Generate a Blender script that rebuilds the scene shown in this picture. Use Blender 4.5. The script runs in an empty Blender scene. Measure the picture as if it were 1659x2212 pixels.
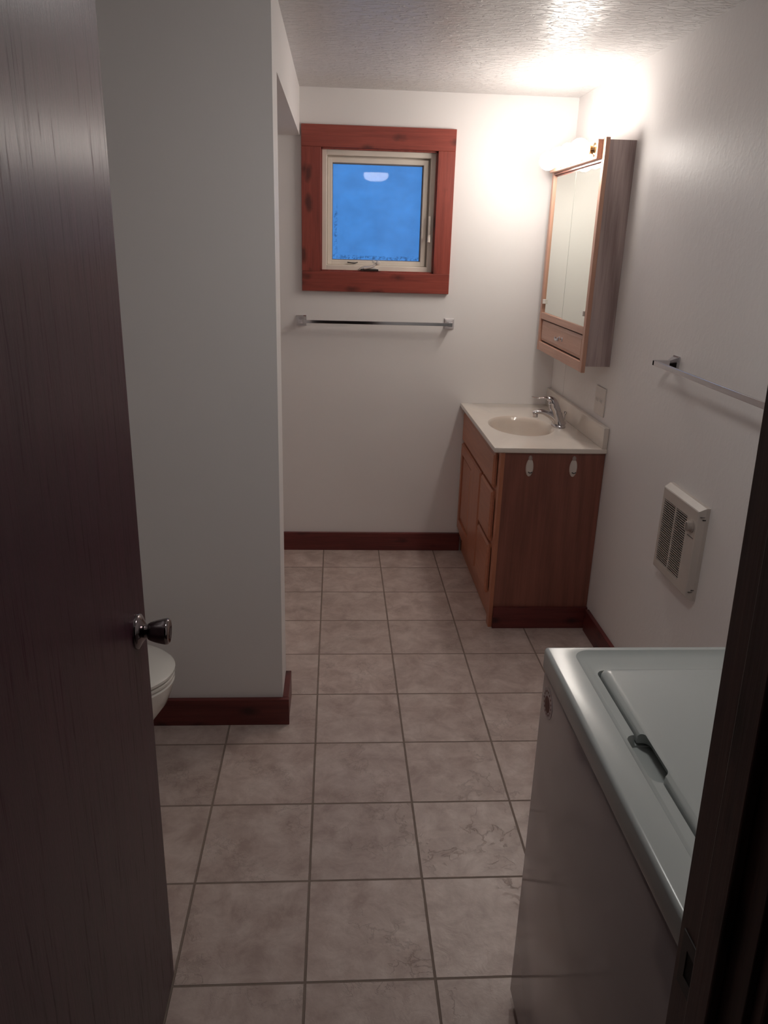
import bpy, bmesh, math, random
from mathutils import Vector, Matrix
random.seed(7)
PI = math.pi
sc = bpy.context.scene
COL = sc.collection

# ------------------------------------------------------------------ camera, world, exposure
F_PX = 1685.07
YAW, PITCH, ROLL = 0.0661900, 0.3344443, 0.0292061
CAM = (0.06328, -1.38658, 1.66639)
LAMP = 60.0        # radiance of the vanity bulbs
CEIL_LAMP = 34.0    # radiance of the round ceiling light
SKY = (0.072, 0.310, 0.80)
fv = Vector((math.sin(YAW)*math.cos(PITCH), math.cos(YAW)*math.cos(PITCH), -math.sin(PITCH)))
rv = Vector((math.cos(YAW), -math.sin(YAW), 0)); uv = rv.cross(fv)
r2 = rv*math.cos(ROLL) + uv*math.sin(ROLL); u2 = -rv*math.sin(ROLL) + uv*math.cos(ROLL)
cd = bpy.data.cameras.new('camera'); cam = bpy.data.objects.new('camera', cd); COL.objects.link(cam)
cd.sensor_fit = 'VERTICAL'; cd.sensor_height = 24.0; cd.lens = F_PX/2212*24.0; cd.clip_start = 0.02
M = Matrix((r2, u2, -fv)).transposed().to_4x4(); M.translation = Vector(CAM)
cam.matrix_world = M
sc.camera = cam
sc.view_settings.view_transform = 'Standard'
try: sc.view_settings.look = 'None'
except Exception: pass
sc.view_settings.exposure = 0.0
sc.view_settings.gamma = 1.0
sc.view_settings.use_curve_mapping = False
w = bpy.data.worlds.new('dusk_sky'); sc.world = w; w.use_nodes = True
w.node_tree.nodes['Background'].inputs[0].default_value = (*SKY, 1)
w.node_tree.nodes['Background'].inputs[1].default_value = 1.0
sc.cycles.max_bounces = 12; sc.cycles.diffuse_bounces = 8; sc.cycles.glossy_bounces = 6
sc.cycles.transparent_max_bounces = 12
sc.cycles.sample_clamp_indirect = 4.0
sc.cycles.use_denoising = True

# ------------------------------------------------------------------ material helpers
def new_mat(name):
    m = bpy.data.materials.new(name); m.use_nodes = True
    nt = m.node_tree; b = nt.nodes['Principled BSDF']
    return m, nt, b
def node(nt, t, **kw):
    n = nt.nodes.new(t)
    for k, v in kw.items():
        if k.startswith('i_'):
            n.inputs[k[2:].replace('_', ' ')].default_value = v
        else: setattr(n, k, v)
    return n
def coords(nt, scale=(1, 1, 1), rot=(0, 0, 0), loc=(0, 0, 0)):
    tc = node(nt, 'ShaderNodeTexCoord'); mp = node(nt, 'ShaderNodeMapping')
    mp.inputs['Scale'].default_value = scale; mp.inputs['Rotation'].default_value = rot
    mp.inputs['Location'].default_value = loc
    nt.links.new(tc.outputs['Object'], mp.inputs['Vector'])
    return mp.outputs['Vector']
def noise(nt, vec, scale, detail=4, rough=0.5, dist=0.0):
    n = node(nt, 'ShaderNodeTexNoise'); n.inputs['Scale'].default_value = scale
    n.inputs['Detail'].default_value = detail; n.inputs['Roughness'].default_value = rough
    n.inputs['Distortion'].default_value = dist
    nt.links.new(vec, n.inputs['Vector']); return n.outputs['Fac']
def ramp(nt, fac, stops, interp='LINEAR'):
    r = node(nt, 'ShaderNodeValToRGB'); r.color_ramp.interpolation = interp
    e = r.color_ramp.elements
    while len(e) < len(stops): e.new(0.5)
    for el, (p, c) in zip(e, stops):
        el.position = p; el.color = (*c, 1) if len(c) == 3 else c
    nt.links.new(fac, r.inputs['Fac']); return r.outputs['Color']
def mixc(nt, fac, a, b, mode='MIX'):
    n = node(nt, 'ShaderNodeMix', data_type='RGBA', blend_type=mode)
    for s, v in ((0, fac), (6, a), (7, b)):
        if hasattr(v, 'is_output') or isinstance(v, bpy.types.NodeSocket): nt.links.new(v, n.inputs[s])
        else: n.inputs[s].default_value = v if s == 0 else (*v, 1)
    return n.outputs[2]
def mth(nt, op, a, b=None, clamp=False):
    n = node(nt, 'ShaderNodeMath', operation=op, use_clamp=clamp)
    for i, v in enumerate((a, b)):
        if v is None: continue
        if isinstance(v, bpy.types.NodeSocket): nt.links.new(v, n.inputs[i])
        else: n.inputs[i].default_value = v
    return n.outputs[0]
def bump(nt, b, h, strength, dist=0.01):
    n = node(nt, 'ShaderNodeBump'); n.inputs['Strength'].default_value = strength
    n.inputs['Distance'].default_value = dist
    nt.links.new(h, n.inputs['Height']); nt.links.new(n.outputs['Normal'], b.inputs['Normal'])
def plain(name, col, rough=0.5, metal=0.0, spec=0.5, var=0.04, coat=0.0):
    m, nt, b = new_mat(name)
    v = coords(nt); f = noise(nt, v, 9.0, 3)
    c = ramp(nt, f, [(0.3, tuple(x*(1-var) for x in col)), (0.7, tuple(min(1, x*(1+var)) for x in col))])
    nt.links.new(c, b.inputs['Base Color'])
    b.inputs['Roughness'].default_value = rough; b.inputs['Metallic'].default_value = metal
    b.inputs['Specular IOR Level'].default_value = spec
    if coat: b.inputs['Coat Weight'].default_value = coat
    return m
def wall_paint(name, col, rough, scale, strength, stretch=(1, 1, 1), thr=None, spec=0.5):
    m, nt, b = new_mat(name)
    v = coords(nt); f = noise(nt, v, 2.2, 4)
    c = ramp(nt, f, [(0.3, tuple(x*0.975 for x in col)), (0.7, col)])
    nt.links.new(c, b.inputs['Base Color']); b.inputs['Roughness'].default_value = rough
    b.inputs['Specular IOR Level'].default_value = spec
    v2 = coords(nt, stretch); h = noise(nt, v2, scale, 5, 0.55, 0.6)
    if thr:
        h = ramp(nt, h, [(thr[0], (0, 0, 0)), (thr[1], (1, 1, 1))])
    bump(nt, b, h, strength, 0.004)
    return m
def wood(name, light, dark, axis, rough=0.35, knots=False, fine=1.0, cathedral=0.0, bstr=0.15, contrast=1.0, coat=0.0, spec=0.5):
    """stained wood; axis = grain direction 0/1/2"""
    m, nt, b = new_mat(name)
    st = [14.0*fine]*3; st[axis] = 1.0
    v = coords(nt, tuple(st))
    g1 = noise(nt, v, 2.2, 6, 0.6, 0.4)
    st2 = [70.0*fine]*3; st2[axis] = 3.0
    g2 = noise(nt, coords(nt, tuple(st2)), 2.0, 4, 0.6)
    h = mth(nt, 'ADD', mth(nt, 'MULTIPLY', g1, 0.6), mth(nt, 'MULTIPLY', g2, 0.4))
    if cathedral:
        st3 = [7.0]*3; st3[axis] = 0.9
        cv = coords(nt, tuple(st3), loc=(0.3, 0.1, 0.2))
        wv = node(nt, 'ShaderNodeTexWave', wave_type='RINGS', rings_direction='SPHERICAL')
        wv.inputs['Scale'].default_value = 2.2; wv.inputs['Distortion'].default_value = 2.5
        wv.inputs['Detail'].default_value = 3
        nt.links.new(cv, wv.inputs['Vector'])
        h = mth(nt, 'ADD', mth(nt, 'MULTIPLY', h, 1-cathedral), mth(nt, 'MULTIPLY', wv.outputs['Fac'], cathedral))
    lo = 0.5-0.16/contrast; hi = 0.5+0.16/contrast
    c = ramp(nt, h, [(lo, dark), (hi, light)])
    if knots:
        sk = [11.0]*3; sk[axis] = 5.0
        vo = node(nt, 'ShaderNodeTexVoronoi'); vo.inputs['Scale'].default_value = 1.15
        nt.links.new(coords(nt, tuple(sk), loc=(0.37, 0.21, 0.63)), vo.inputs['Vector'])
        n3 = noise(nt, coords(nt), 25, 3)
        d = mth(nt, 'ADD', vo.outputs['Distance'], mth(nt, 'MULTIPLY', mth(nt, 'SUBTRACT', n3, 0.5), 0.25))
        k = ramp(nt, d, [(0.11, (1, 1, 1)), (0.29, (0, 0, 0))])
        c = mixc(nt, mth(nt, 'MULTIPLY', k, 0.72), c, tuple(x*0.18 for x in dark))
    nt.links.new(c, b.inputs['Base Color']); b.inputs['Roughness'].default_value = rough
    b.inputs['Specular IOR Level'].default_value = spec
    if coat: b.inputs['Coat Weight'].default_value = coat; b.inputs['Coat Roughness'].default_value = 0.2
    bump(nt, b, g2, bstr, 0.002)
    return m

# floor: square tiles, pitch 0.311 m, lines run through the origin
TP = 0.311
def tile_floor():
    m, nt, b = new_mat('beige_cleft_tile')
    tc = node(nt, 'ShaderNodeTexCoord'); sx = node(nt, 'ShaderNodeSeparateXYZ')
    nt.links.new(tc.outputs['Object'], sx.inputs[0])
    def edge(s):
        q = mth(nt, 'DIVIDE', s, TP); fl = mth(nt, 'FLOOR', mth(nt, 'ADD', q, 0.0)); fr = mth(nt, 'SUBTRACT', q, fl)
        d = mth(nt, 'MINIMUM', fr, mth(nt, 'SUBTRACT', 1.0, fr)); return d, fl
    dx, ix = edge(sx.outputs[0]); dy, iy = edge(sx.outputs[1])
    d = mth(nt, 'MULTIPLY', mth(nt, 'MINIMUM', dx, dy), TP)     # metres from the nearest joint line
    wob = noise(nt, tc.outputs['Object'], 45, 3)
    d = mth(nt, 'ADD', d, mth(nt, 'MULTIPLY', mth(nt, 'SUBTRACT', wob, 0.5), 0.0012))
    grout = ramp(nt, mth(nt, 'MULTIPLY', d, 100.0), [(0.25, (1, 1, 1)), (0.36, (0, 0, 0))])
    wn = node(nt, 'ShaderNodeTexWhiteNoise', noise_dimensions='2D'); cb = node(nt, 'ShaderNodeCombineXYZ')
    nt.links.new(ix, cb.inputs[0]); nt.links.new(iy, cb.inputs[1]); nt.links.new(cb.outputs[0], wn.inputs['Vector'])
    # every tile gets its own offset into the cloud pattern
    off = node(nt, 'ShaderNodeVectorMath', operation='SCALE'); nt.links.new(wn.outputs['Color'], off.inputs[0]); off.inputs['Scale'].default_value = 7.0
    ad = node(nt, 'ShaderNodeVectorMath', operation='ADD'); nt.links.new(tc.outputs['Object'], ad.inputs[0]); nt.links.new(off.outputs[0], ad.inputs[1])
    pv = ad.outputs[0]
    cl = noise(nt, pv, 11.0, 8, 0.66, 0.35)
    c = ramp(nt, cl, [(0.36, (0.41, 0.315, 0.28)), (0.50, (0.51, 0.41, 0.37)), (0.66, (0.62, 0.52, 0.475))])
    pt = mixc(nt, 0.25, c, c)
    tv = mth(nt, 'ADD', 0.93, mth(nt, 'MULTIPLY', wn.outputs['Value'], 0.12))
    hs = node(nt, 'ShaderNodeHueSaturation'); nt.links.new(c, hs.inputs['Color']); nt.links.new(tv, hs.inputs['Value'])
    gc = mixc(nt, noise(nt, tc.outputs['Object'], 6, 3), (0.20, 0.15, 0.125), (0.27, 0.215, 0.18))
    # chipped cleft lines pressed in the tile
    vo = node(nt, 'ShaderNodeTexVoronoi', feature='DISTANCE_TO_EDGE'); vo.inputs['Scale'].default_value = 7.0
    dn = noise(nt, pv, 14, 5, 0.6)
    dv = node(nt, 'ShaderNodeVectorMath', operation='SCALE'); cbd = node(nt, 'ShaderNodeCombineXYZ')
    nt.links.new(dn, cbd.inputs[0]); nt.links.new(noise(nt, pv, 19, 5, 0.6, 1), cbd.inputs[1])
    nt.links.new(cbd.outputs[0], dv.inputs[0]); dv.inputs['Scale'].default_value = 0.28
    ad2 = node(nt, 'ShaderNodeVectorMath', operation='ADD'); nt.links.new(pv, ad2.inputs[0]); nt.links.new(dv.outputs[0], ad2.inputs[1])
    nt.links.new(ad2.outputs[0], vo.inputs['Vector'])
    crack = ramp(nt, vo.outputs['Distance'], [(0.0, (0, 0, 0)), (0.05, (1, 1, 1))])
    cmask = ramp(nt, noise(nt, pv, 5.0, 3), [(0.50, (0, 0, 0)), (0.60, (1, 1, 1))])
    crackh = mixc(nt, cmask, (1, 1, 1), crack)
    relief = noise(nt, pv, 22, 6, 0.55, 0.8)
    h = mth(nt, 'ADD', mth(nt, 'MULTIPLY', relief, 0.55), mth(nt, 'MULTIPLY', crackh, 0.22))
    h = mth(nt, 'SUBTRACT', h, mth(nt, 'MULTIPLY', grout, 0.8))
    darkc = mixc(nt, mth(nt, 'MULTIPLY', mth(nt, 'SUBTRACT', 1.0, crackh), 0.25), hs.outputs['Color'], (0.17, 0.125, 0.095))
    col = mixc(nt, grout, darkc, gc)
    nt.links.new(col, b.inputs['Base Color'])
    nt.links.new(mth(nt, 'ADD', 0.36, mth(nt, 'MULTIPLY', grout, 0.5)), b.inputs['Roughness'])
    bump(nt, b, h, 0.75, 0.0035)
    return m

WALL = (0.80, 0.775, 0.765)
MAT = {}
MAT['wall'] = wall_paint('white_wall_paint', WALL, 0.47, 42, 0.075, (1, 1, 0.8), (0.40, 0.66), 0.38)
MAT['wall_flat'] = wall_paint('smooth_wall_paint', WALL, 0.55, 90, 0.06)
MAT['ceiling'] = wall_paint('textured_ceiling_paint', (0.68, 0.66, 0.65), 0.34, 30, 0.85, (1, 2.2, 1), (0.48, 0.60), 0.4)
MAT['hall'] = plain('dim_hall_paint', (0.17, 0.13, 0.12), 0.7)
MAT['tile'] = tile_floor()
RED_L, RED_D = (0.32, 0.064, 0.042), (0.18, 0.030, 0.021)
for ax, nm in ((0, 'x'), (1, 'y'), (2, 'z')):
    MAT['red_'+nm] = wood('red_stained_pine_grain_'+nm, RED_L, RED_D, ax, 0.38, True)
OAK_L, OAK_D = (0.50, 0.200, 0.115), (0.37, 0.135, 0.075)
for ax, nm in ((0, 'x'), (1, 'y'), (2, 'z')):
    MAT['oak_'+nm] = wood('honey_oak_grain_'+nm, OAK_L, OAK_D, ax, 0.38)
for ax, nm in ((1, 'y'), (2, 'z')):
    MAT['pale_'+nm] = wood('pale_oak_grain_'+nm, (0.58, 0.34, 0.25), (0.45, 0.235, 0.165), ax, 0.38)
for ax, nm in ((0, 'x'), (1, 'y')):
    MAT['base_'+nm] = wood('dark_red_stained_baseboard_grain_'+nm, (0.165, 0.030, 0.026), (0.080, 0.014, 0.013), ax, 0.36, True)
MAT['oak_side'] = wood('shade_darkened_brown_oak', (0.26, 0.095, 0.068), (0.170, 0.060, 0.044), 2, 0.42, cathedral=0.14, fine=1.6)  # oak tone darkened so the colour itself carries the side's shade
MAT['oak_grey'] = wood('grey_brown_oak_side_panel', (0.47, 0.375, 0.36), (0.28, 0.205, 0.20), 2, 0.32, cathedral=0.18, fine=1.7, contrast=1.3)
MAT['jamb'] = wood('dark_stained_jamb', (0.13, 0.055, 0.045), (0.065, 0.028, 0.024), 2, 0.5, True)
MAT['chrome'] = plain('polished_chrome', (0.62, 0.61, 0.63), 0.09, 1.0, var=0.01)
MAT['nickel'] = plain('dark_worn_nickel', (0.22, 0.19, 0.195), 0.13, 1.0, var=0.05)
MAT['strike'] = plain('dark_strike_plate', (0.03, 0.02, 0.018), 0.5)  # one very dark, non-metal colour for the strike plate
MAT['brass'] = plain('polished_brass', (0.75, 0.50, 0.28), 0.16, 1.0, var=0.03)
MAT['mirror'] = plain('mirror_silver', (0.83, 0.87, 0.81), 0.015, 1.0, var=0.0)
MAT['mirror_edge'] = plain('mirror_edge_strip', (0.40, 0.42, 0.38), 0.3, 0.6)
MAT['marble'] = plain('cultured_marble_top', (0.72, 0.655, 0.59), 0.12, 0, 0.5, 0.02, coat=0.3)
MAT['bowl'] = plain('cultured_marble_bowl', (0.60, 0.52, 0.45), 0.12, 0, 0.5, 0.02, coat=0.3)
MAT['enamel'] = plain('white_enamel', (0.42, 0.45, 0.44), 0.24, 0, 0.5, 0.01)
MAT['porcelain'] = plain('white_porcelain', (0.78, 0.76, 0.71), 0.10, 0, 0.5, 0.01, coat=0.5)
MAT['vinyl'] = plain('cream_vinyl_frame', (0.76, 0.69, 0.61), 0.40)
MAT['plate'] = plain('white_plastic_plate', (0.66, 0.61, 0.57), 0.35)
MAT['hook'] = plain('white_plastic_hook', (0.62, 0.55, 0.50), 0.35)
MAT['hooktop'] = plain('grey_hook_button', (0.36, 0.28, 0.25), 0.4)
MAT['heater'] = plain('cream_heater_paint', (0.52, 0.47, 0.43), 0.40)
MAT['black'] = plain('recess_shade_black', (0.02, 0.016, 0.015), 0.8)  # flat black standing in for shade inside gaps and holes
MAT['rubber'] = plain('dark_grey_rubber', (0.06, 0.055, 0.055), 0.6)
MAT['gasket'] = plain('grey_window_gasket', (0.17, 0.16, 0.17), 0.5)
MAT['seal_red'] = plain('faded_red_print', (0.20, 0.06, 0.05), 0.5)
MAT['seal_white'] = plain('translucent_white_sticker', (0.70, 0.60, 0.60), 0.35)
MAT['knobplastic'] = plain('greyish_thermostat_knob', (0.36, 0.31, 0.28), 0.3)
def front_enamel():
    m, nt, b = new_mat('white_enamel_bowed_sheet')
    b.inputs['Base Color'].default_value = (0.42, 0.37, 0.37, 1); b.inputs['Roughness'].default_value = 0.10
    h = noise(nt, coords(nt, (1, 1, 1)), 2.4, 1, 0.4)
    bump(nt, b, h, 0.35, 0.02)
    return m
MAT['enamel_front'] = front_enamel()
def door_wood():
    m, nt, b = new_mat('dark_mahogany_door_veneer')
    v = coords(nt, (30, 30, 1.2)); g = noise(nt, v, 2.5, 6, 0.65, 0.5)
    v2 = coords(nt, (240, 240, 5)); g2 = noise(nt, v2, 2.0, 4, 0.7)
    v3 = coords(nt, (60, 60, 2.2)); g3 = noise(nt, v3, 2.4, 5, 0.7, 0.3)
    h = mth(nt, 'ADD', mth(nt, 'MULTIPLY', g, 0.5), mth(nt, 'MULTIPLY', g2, 0.5))
    c = ramp(nt, h, [(0.36, (0.026, 0.0070, 0.014)), (0.64, (0.060, 0.016, 0.028))])
    nt.links.new(c, b.inputs['Base Color'])
    b.inputs['Anisotropic'].default_value = 0.85
    tg = node(nt, 'ShaderNodeTangent', direction_type='RADIAL', axis='Z'); nt.links.new(tg.outputs[0], b.inputs['Tangent'])
    b.inputs['Specular IOR Level'].default_value = 1.0
    pore = ramp(nt, g3, [(0.30, (0.60, 0.60, 0.60)), (0.44, (0.37, 0.37, 0.37))])
    nt.links.new(pore, b.inputs['Roughness'])
    hb = mth(nt, 'ADD', mth(nt, 'MULTIPLY', g2, 1.0), mth(nt, 'MULTIPLY', g3, 0.6))
    bump(nt, b, hb, 0.35, 0.0018)
    return m
MAT['door'] = door_wood()
def emis(name, col, s):
    m = bpy.data.materials.new(name); m.use_nodes = True; nt = m.node_tree
    for n in list(nt.nodes): nt.nodes.remove(n)
    o = node(nt, 'ShaderNodeOutputMaterial'); e = node(nt, 'ShaderNodeEmission')
    e.inputs[0].default_value = (*col, 1); e.inputs[1].default_value = s
    nt.links.new(e.outputs[0], o.inputs[0]); return m
MAT['bulb'] = emis('lit_globe_bulb', (1.0, 0.925, 0.85), LAMP)
MAT['ceil_glass'] = emis('lit_frosted_glass', (1.0, 0.97, 0.94), CEIL_LAMP)
def pane_mat():
    m = bpy.data.materials.new('fogged_window_glass'); m.use_nodes = True; nt = m.node_tree
    for n in list(nt.nodes): nt.nodes.remove(n)
    o = node(nt, 'ShaderNodeOutputMaterial')
    tc = node(nt, 'ShaderNodeTexCoord'); s = node(nt, 'ShaderNodeSeparateXYZ'); nt.links.new(tc.outputs['Object'], s.inputs[0])
    x, z = s.outputs[0], s.outputs[2]
    cloud = noise(nt, coords(nt, (1, 1, 1.3)), 7, 4)
    clear = ramp(nt, cloud, [(0.3, (0.90, 0.86, 0.88)), (0.7, (1.0, 0.98, 1.0))])
    # mildew near the lower and left glass edge, ragged
    rag = noise(nt, coords(nt, (1, 1, 1)), 60, 5, 0.7)
    lowb = mth(nt, 'SUBTRACT', z, 0.053); lowl = mth(nt, 'ADD', x, 0.223)   # local to the window root
    def band(d, c0, wdt, amp):
        t = mth(nt, 'ABSOLUTE', mth(nt, 'SUBTRACT', d, c0)); t = mth(nt, 'DIVIDE', t, wdt)
        return mth(nt, 'MULTIPLY', mth(nt, 'SUBTRACT', 1.0, t, True), amp, True)
    rm = ramp(nt, rag, [(0.48, (0, 0, 0)), (0.60, (1, 1, 1))])
    patch = ramp(nt, noise(nt, coords(nt, (1, 1, 1), loc=(1.3, 0, 0.4)), 6, 2), [(0.42, (0, 0, 0)), (0.56, (1, 1, 1))])
    mb = mth(nt, 'MAXIMUM', band(lowb, 0.013, 0.014, 1.4), mth(nt, 'MULTIPLY', band(lowl, 0.018, 0.012, 0.9), patch))
    mask = mth(nt, 'MULTIPLY', mb, rm)
    col = mixc(nt, mth(nt, 'MULTIPLY', mask, 0.6), clear, (0.25, 0.28, 0.32))
    t = node(nt, 'ShaderNodeBsdfTransparent'); nt.links.new(col, t.inputs[0])
    g = node(nt, 'ShaderNodeBsdfGlossy'); g.inputs['Roughness'].default_value = 0.02
    fr = node(nt, 'ShaderNodeFresnel'); fr.inputs['IOR'].default_value = 1.19
    mx = node(nt, 'ShaderNodeMixShader'); nt.links.new(fr.outputs[0], mx.inputs[0])
    nt.links.new(t.outputs[0], mx.inputs[1]); nt.links.new(g.outputs[0], mx.inputs[2])
    d = node(nt, 'ShaderNodeBsdfDiffuse'); d.inputs[0].default_value = (0.35, 0.45, 0.6, 1)
    mx2 = node(nt, 'ShaderNodeMixShader'); mx2.inputs[0].default_value = 0.06
    nt.links.new(mx.outputs[0], mx2.inputs[1]); nt.links.new(d.outputs[0], mx2.inputs[2])
    nt.links.new(mx2.outputs[0], o.inputs[0]); return m
MAT['pane'] = pane_mat()

# ------------------------------------------------------------------ mesh helpers (all take world coordinates)
def wloc(p):
    v = Vector((0, 0, 0))
    while p is not None: v += p.location; p = p.parent
    return v
def obj(name, bm, mat, parent=None, smooth=False, label=None):
    off = wloc(parent)
    if off.length: bmesh.ops.translate(bm, verts=bm.verts, vec=-off)
    bmesh.ops.recalc_face_normals(bm, faces=bm.faces)
    me = bpy.data.meshes.new(name); bm.to_mesh(me); bm.free()
    mats = mat if isinstance(mat, (list, tuple)) else [mat]
    for m in mats: me.materials.append(MAT[m] if isinstance(m, str) else m)
    if smooth:
        me.polygons.foreach_set('use_smooth', [p.area < 0.0025 for p in me.polygons])
        try: me.set_sharp_from_angle(angle=math.radians(38))
        except Exception: pass
    o = bpy.data.objects.new(name, me); COL.objects.link(o)
    if parent is not None: o.parent = parent
    if label: o['label'] = label
    return o
def tag(o, label, cat=None, group=None, kind=None):
    o['label'] = label
    if cat: o['category'] = cat
    if group: o['group'] = group
    if kind: o['kind'] = kind
    return o
def root(name, loc, label, cat, group=None, kind=None):
    e = bpy.data.objects.new(name, None); COL.objects.link(e); e.location = loc; e.empty_display_size = 0.05
    return tag(e, label, cat, group, kind)
def merge(bm, other, mi=0):
    me = bpy.data.meshes.new('t'); other.to_mesh(me); other.free()
    n = len(bm.faces); bm.from_mesh(me); bpy.data.meshes.remove(me); bm.faces.ensure_lookup_table()
    for i in range(n, len(bm.faces)): bm.faces[i].material_index = mi
    return bm
def box(x0, x1, y0, y1, z0, z1, bev=0.0, seg=2, into=None, mi=0):
    b = bmesh.new(); bmesh.ops.create_cube(b, size=1)
    for v in b.verts:
        v.co = Vector(((x0+x1)/2+v.co.x*(x1-x0), (y0+y1)/2+v.co.y*(y1-y0), (z0+z1)/2+v.co.z*(z1-z0)))
    if bev: bmesh.ops.bevel(b, geom=b.edges[:], offset=bev, segments=seg, profile=0.5, affect='EDGES')
    if into is None:
        for f in b.faces: f.material_index = mi
        return b
    return merge(into, b, mi)
def lathe(prof, o, axis='Z', n=40, into=None, mi=0):
    """prof: (radius, height) pairs; axis: direction of height, may be '-X' etc"""
    b = bmesh.new(); rings = []
    for r, h in prof:
        rings.append([b.verts.new((max(r, 1e-5)*math.cos(2*PI*k/n), max(r, 1e-5)*math.sin(2*PI*k/n), h)) for k in range(n)])
    for a, c in zip(rings, rings[1:]):
        for k in range(n): b.faces.new((a[k], a[(k+1) % n], c[(k+1) % n], c[k]))
    b.faces.new(rings[0][::-1]); b.faces.new(rings[-1])
    R = {'Z': Matrix.Identity(3), 'X': Matrix.Rotation(PI/2, 3, 'Y'), '-X': Matrix.Rotation(-PI/2, 3, 'Y'),
         'Y': Matrix.Rotation(-PI/2, 3, 'X'), '-Y': Matrix.Rotation(PI/2, 3, 'X')}[axis] if isinstance(axis, str) else axis
    for v in b.verts: v.co = R @ v.co + Vector(o)
    if into is None: return b
    return merge(into, b, mi)
def sweep(pts, rad, n=20, up=(0, 0, 1), into=None, mi=0, sub=8):
    """tube through pts with (ra, rb) radii across; Catmull-Rom smoothed"""
    P = [Vector(p) for p in pts]; R = [r if isinstance(r, tuple) else (r, r) for r in rad]
    Q, S = [], []
    for i in range(len(P)-1):
        p0, p1, p2, p3 = P[max(i-1, 0)], P[i], P[i+1], P[min(i+2, len(P)-1)]
        for k in range(sub):
            t = k/sub
            Q.append(0.5*((2*p1)+(-p0+p2)*t+(2*p0-5*p1+4*p2-p3)*t*t+(-p0+3*p1-3*p2+p3)*t**3))
            S.append((R[i][0]*(1-t)+R[i+1][0]*t, R[i][1]*(1-t)+R[i+1][1]*t))
    Q.append(P[-1]); S.append(R[-1])
    b = bmesh.new(); rings = []
    for i, q in enumerate(Q):
        tn = (Q[min(i+1, len(Q)-1)]-Q[max(i-1, 0)]).normalized()
        sd = Vector(up).cross(tn)
        if sd.length < 1e-4: sd = Vector((0, 1, 0))
        sd.normalize(); nn = tn.cross(sd).normalized()
        rings.append([b.verts.new(q+sd*S[i][0]*math.cos(2*PI*k/n)+nn*S[i][1]*math.sin(2*PI*k/n)) for k in range(n)])
    for a, c in zip(rings, rings[1:]):
        for k in range(n): b.faces.new((a[k], a[(k+1) % n], c[(k+1) % n], c[k]))
    b.faces.new(rings[0][::-1]); b.faces.new(rings[-1])
    if into is None: return b
    return merge(into, b, mi)
def loft(rings, into=None, mi=0, caps=True):
    b = bmesh.new(); V = [[b.verts.new(p) for p in r] for r in rings]; n = len(V[0])
    for a, c in zip(V, V[1:]):
        for k in range(n): b.faces.new((a[k], a[(k+1) % n], c[(k+1) % n], c[k]))
    if caps: b.faces.new(V[0][::-1]); b.faces.new(V[-1])
    if into is None: return b
    return merge(into, b, mi)
def boolean(base, cutters, op='DIFFERENCE'):
    """returns a new bmesh; temp objects are removed"""
    def tmp(b):
        bmesh.ops.recalc_face_normals(b, faces=b.faces)
        me = bpy.data.meshes.new('tmp'); b.to_mesh(me); b.free()
        o = bpy.data.objects.new('tmp', me); COL.objects.link(o); return o
    A = tmp(base); cs = [tmp(c) for c in cutters]
    for c in cs:
        m = A.modifiers.new('b', 'BOOLEAN'); m.operation = op; m.object = c; m.solver = 'EXACT'
    dg = bpy.context.evaluated_depsgraph_get(); dg.update()
    me = bpy.data.meshes.new_from_object(A.evaluated_get(dg))
    r = bmesh.new(); r.from_mesh(me); bpy.data.meshes.remove(me)
    for o in [A]+cs:
        d = o.data; bpy.data.objects.remove(o); bpy.data.meshes.remove(d)
    return r
def struct(name, bm, mat, label, cat, smooth=False):
    o = obj(name, bm, mat, None, smooth); return tag(o, label, cat, kind='structure')

# ------------------------------------------------------------------ room shell
XL, XR, YB, YF, ZC = -1.28, 1.222, 2.753, -0.78, 2.342
PX, PY0, PY1 = -0.120, 1.064, 1.245      # partition: face, near side, far side
struct('floor', box(-1.9, 1.7, -3.3, YB+0.12, -0.08, 0.0), 'tile', 'beige stone-look ceramic tile floor with brown grout', 'floor')
struct('ceiling', box(XL-0.1, XR+0.1, -3.3, YB+0.12, ZC, ZC+0.1), 'ceiling', 'white textured ceiling', 'ceiling')
wx0, wx1, wz0, wz1 = -0.018, 0.550, 1.515, 2.083       # window opening
b = box(XL-0.1, wx0, YB, YB+0.12, 0, ZC)
box(wx1, XR+0.1, YB, YB+0.12, 0, ZC, into=b); box(wx0, wx1, YB, YB+0.12, 0, wz0, into=b); box(wx0, wx1, YB, YB+0.12, wz1, ZC, into=b)
struct('wall_back', b, 'wall_flat', 'white far wall with the small square window', 'wall')
b = box(XR, XR+0.1, YF-0.12, YB, 0, ZC)
box(XR-0.0012, XR+0.01, 2.522, 2.527, 0, ZC, 0.0005, 1, into=b)     # panel joint
struct('wall_right', b, 'wall', 'white lightly textured right wall', 'wall')
struct('wall_left', box(XL-0.1, XL, YF-0.12, YB, 0, ZC), 'wall_flat', 'white left wall behind the toilet', 'wall')
struct('wall_partition', box(XL, PX, PY0, PY1, 0, ZC, 0.0), 'wall_flat', 'white partition wall beside the toilet', 'wall')
struct('ceiling_alcove', box(XL, PX, PY1, YB, 2.132, ZC), 'wall_flat', 'white dropped soffit over the alcove behind the partition', 'ceiling')
# entrance wall with doorway
DX0, DX1 = -0.352, 0.452
b = box(XL-0.1, DX0, YF-0.12, YF, 0, ZC); box(DX1, XR, YF-0.12, YF, 0, ZC, into=b); box(DX0, DX1, YF-0.12, YF, 2.07, ZC, into=b)
struct('wall_front', b, 'wall_flat', 'entrance wall around the doorway', 'wall')
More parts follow.
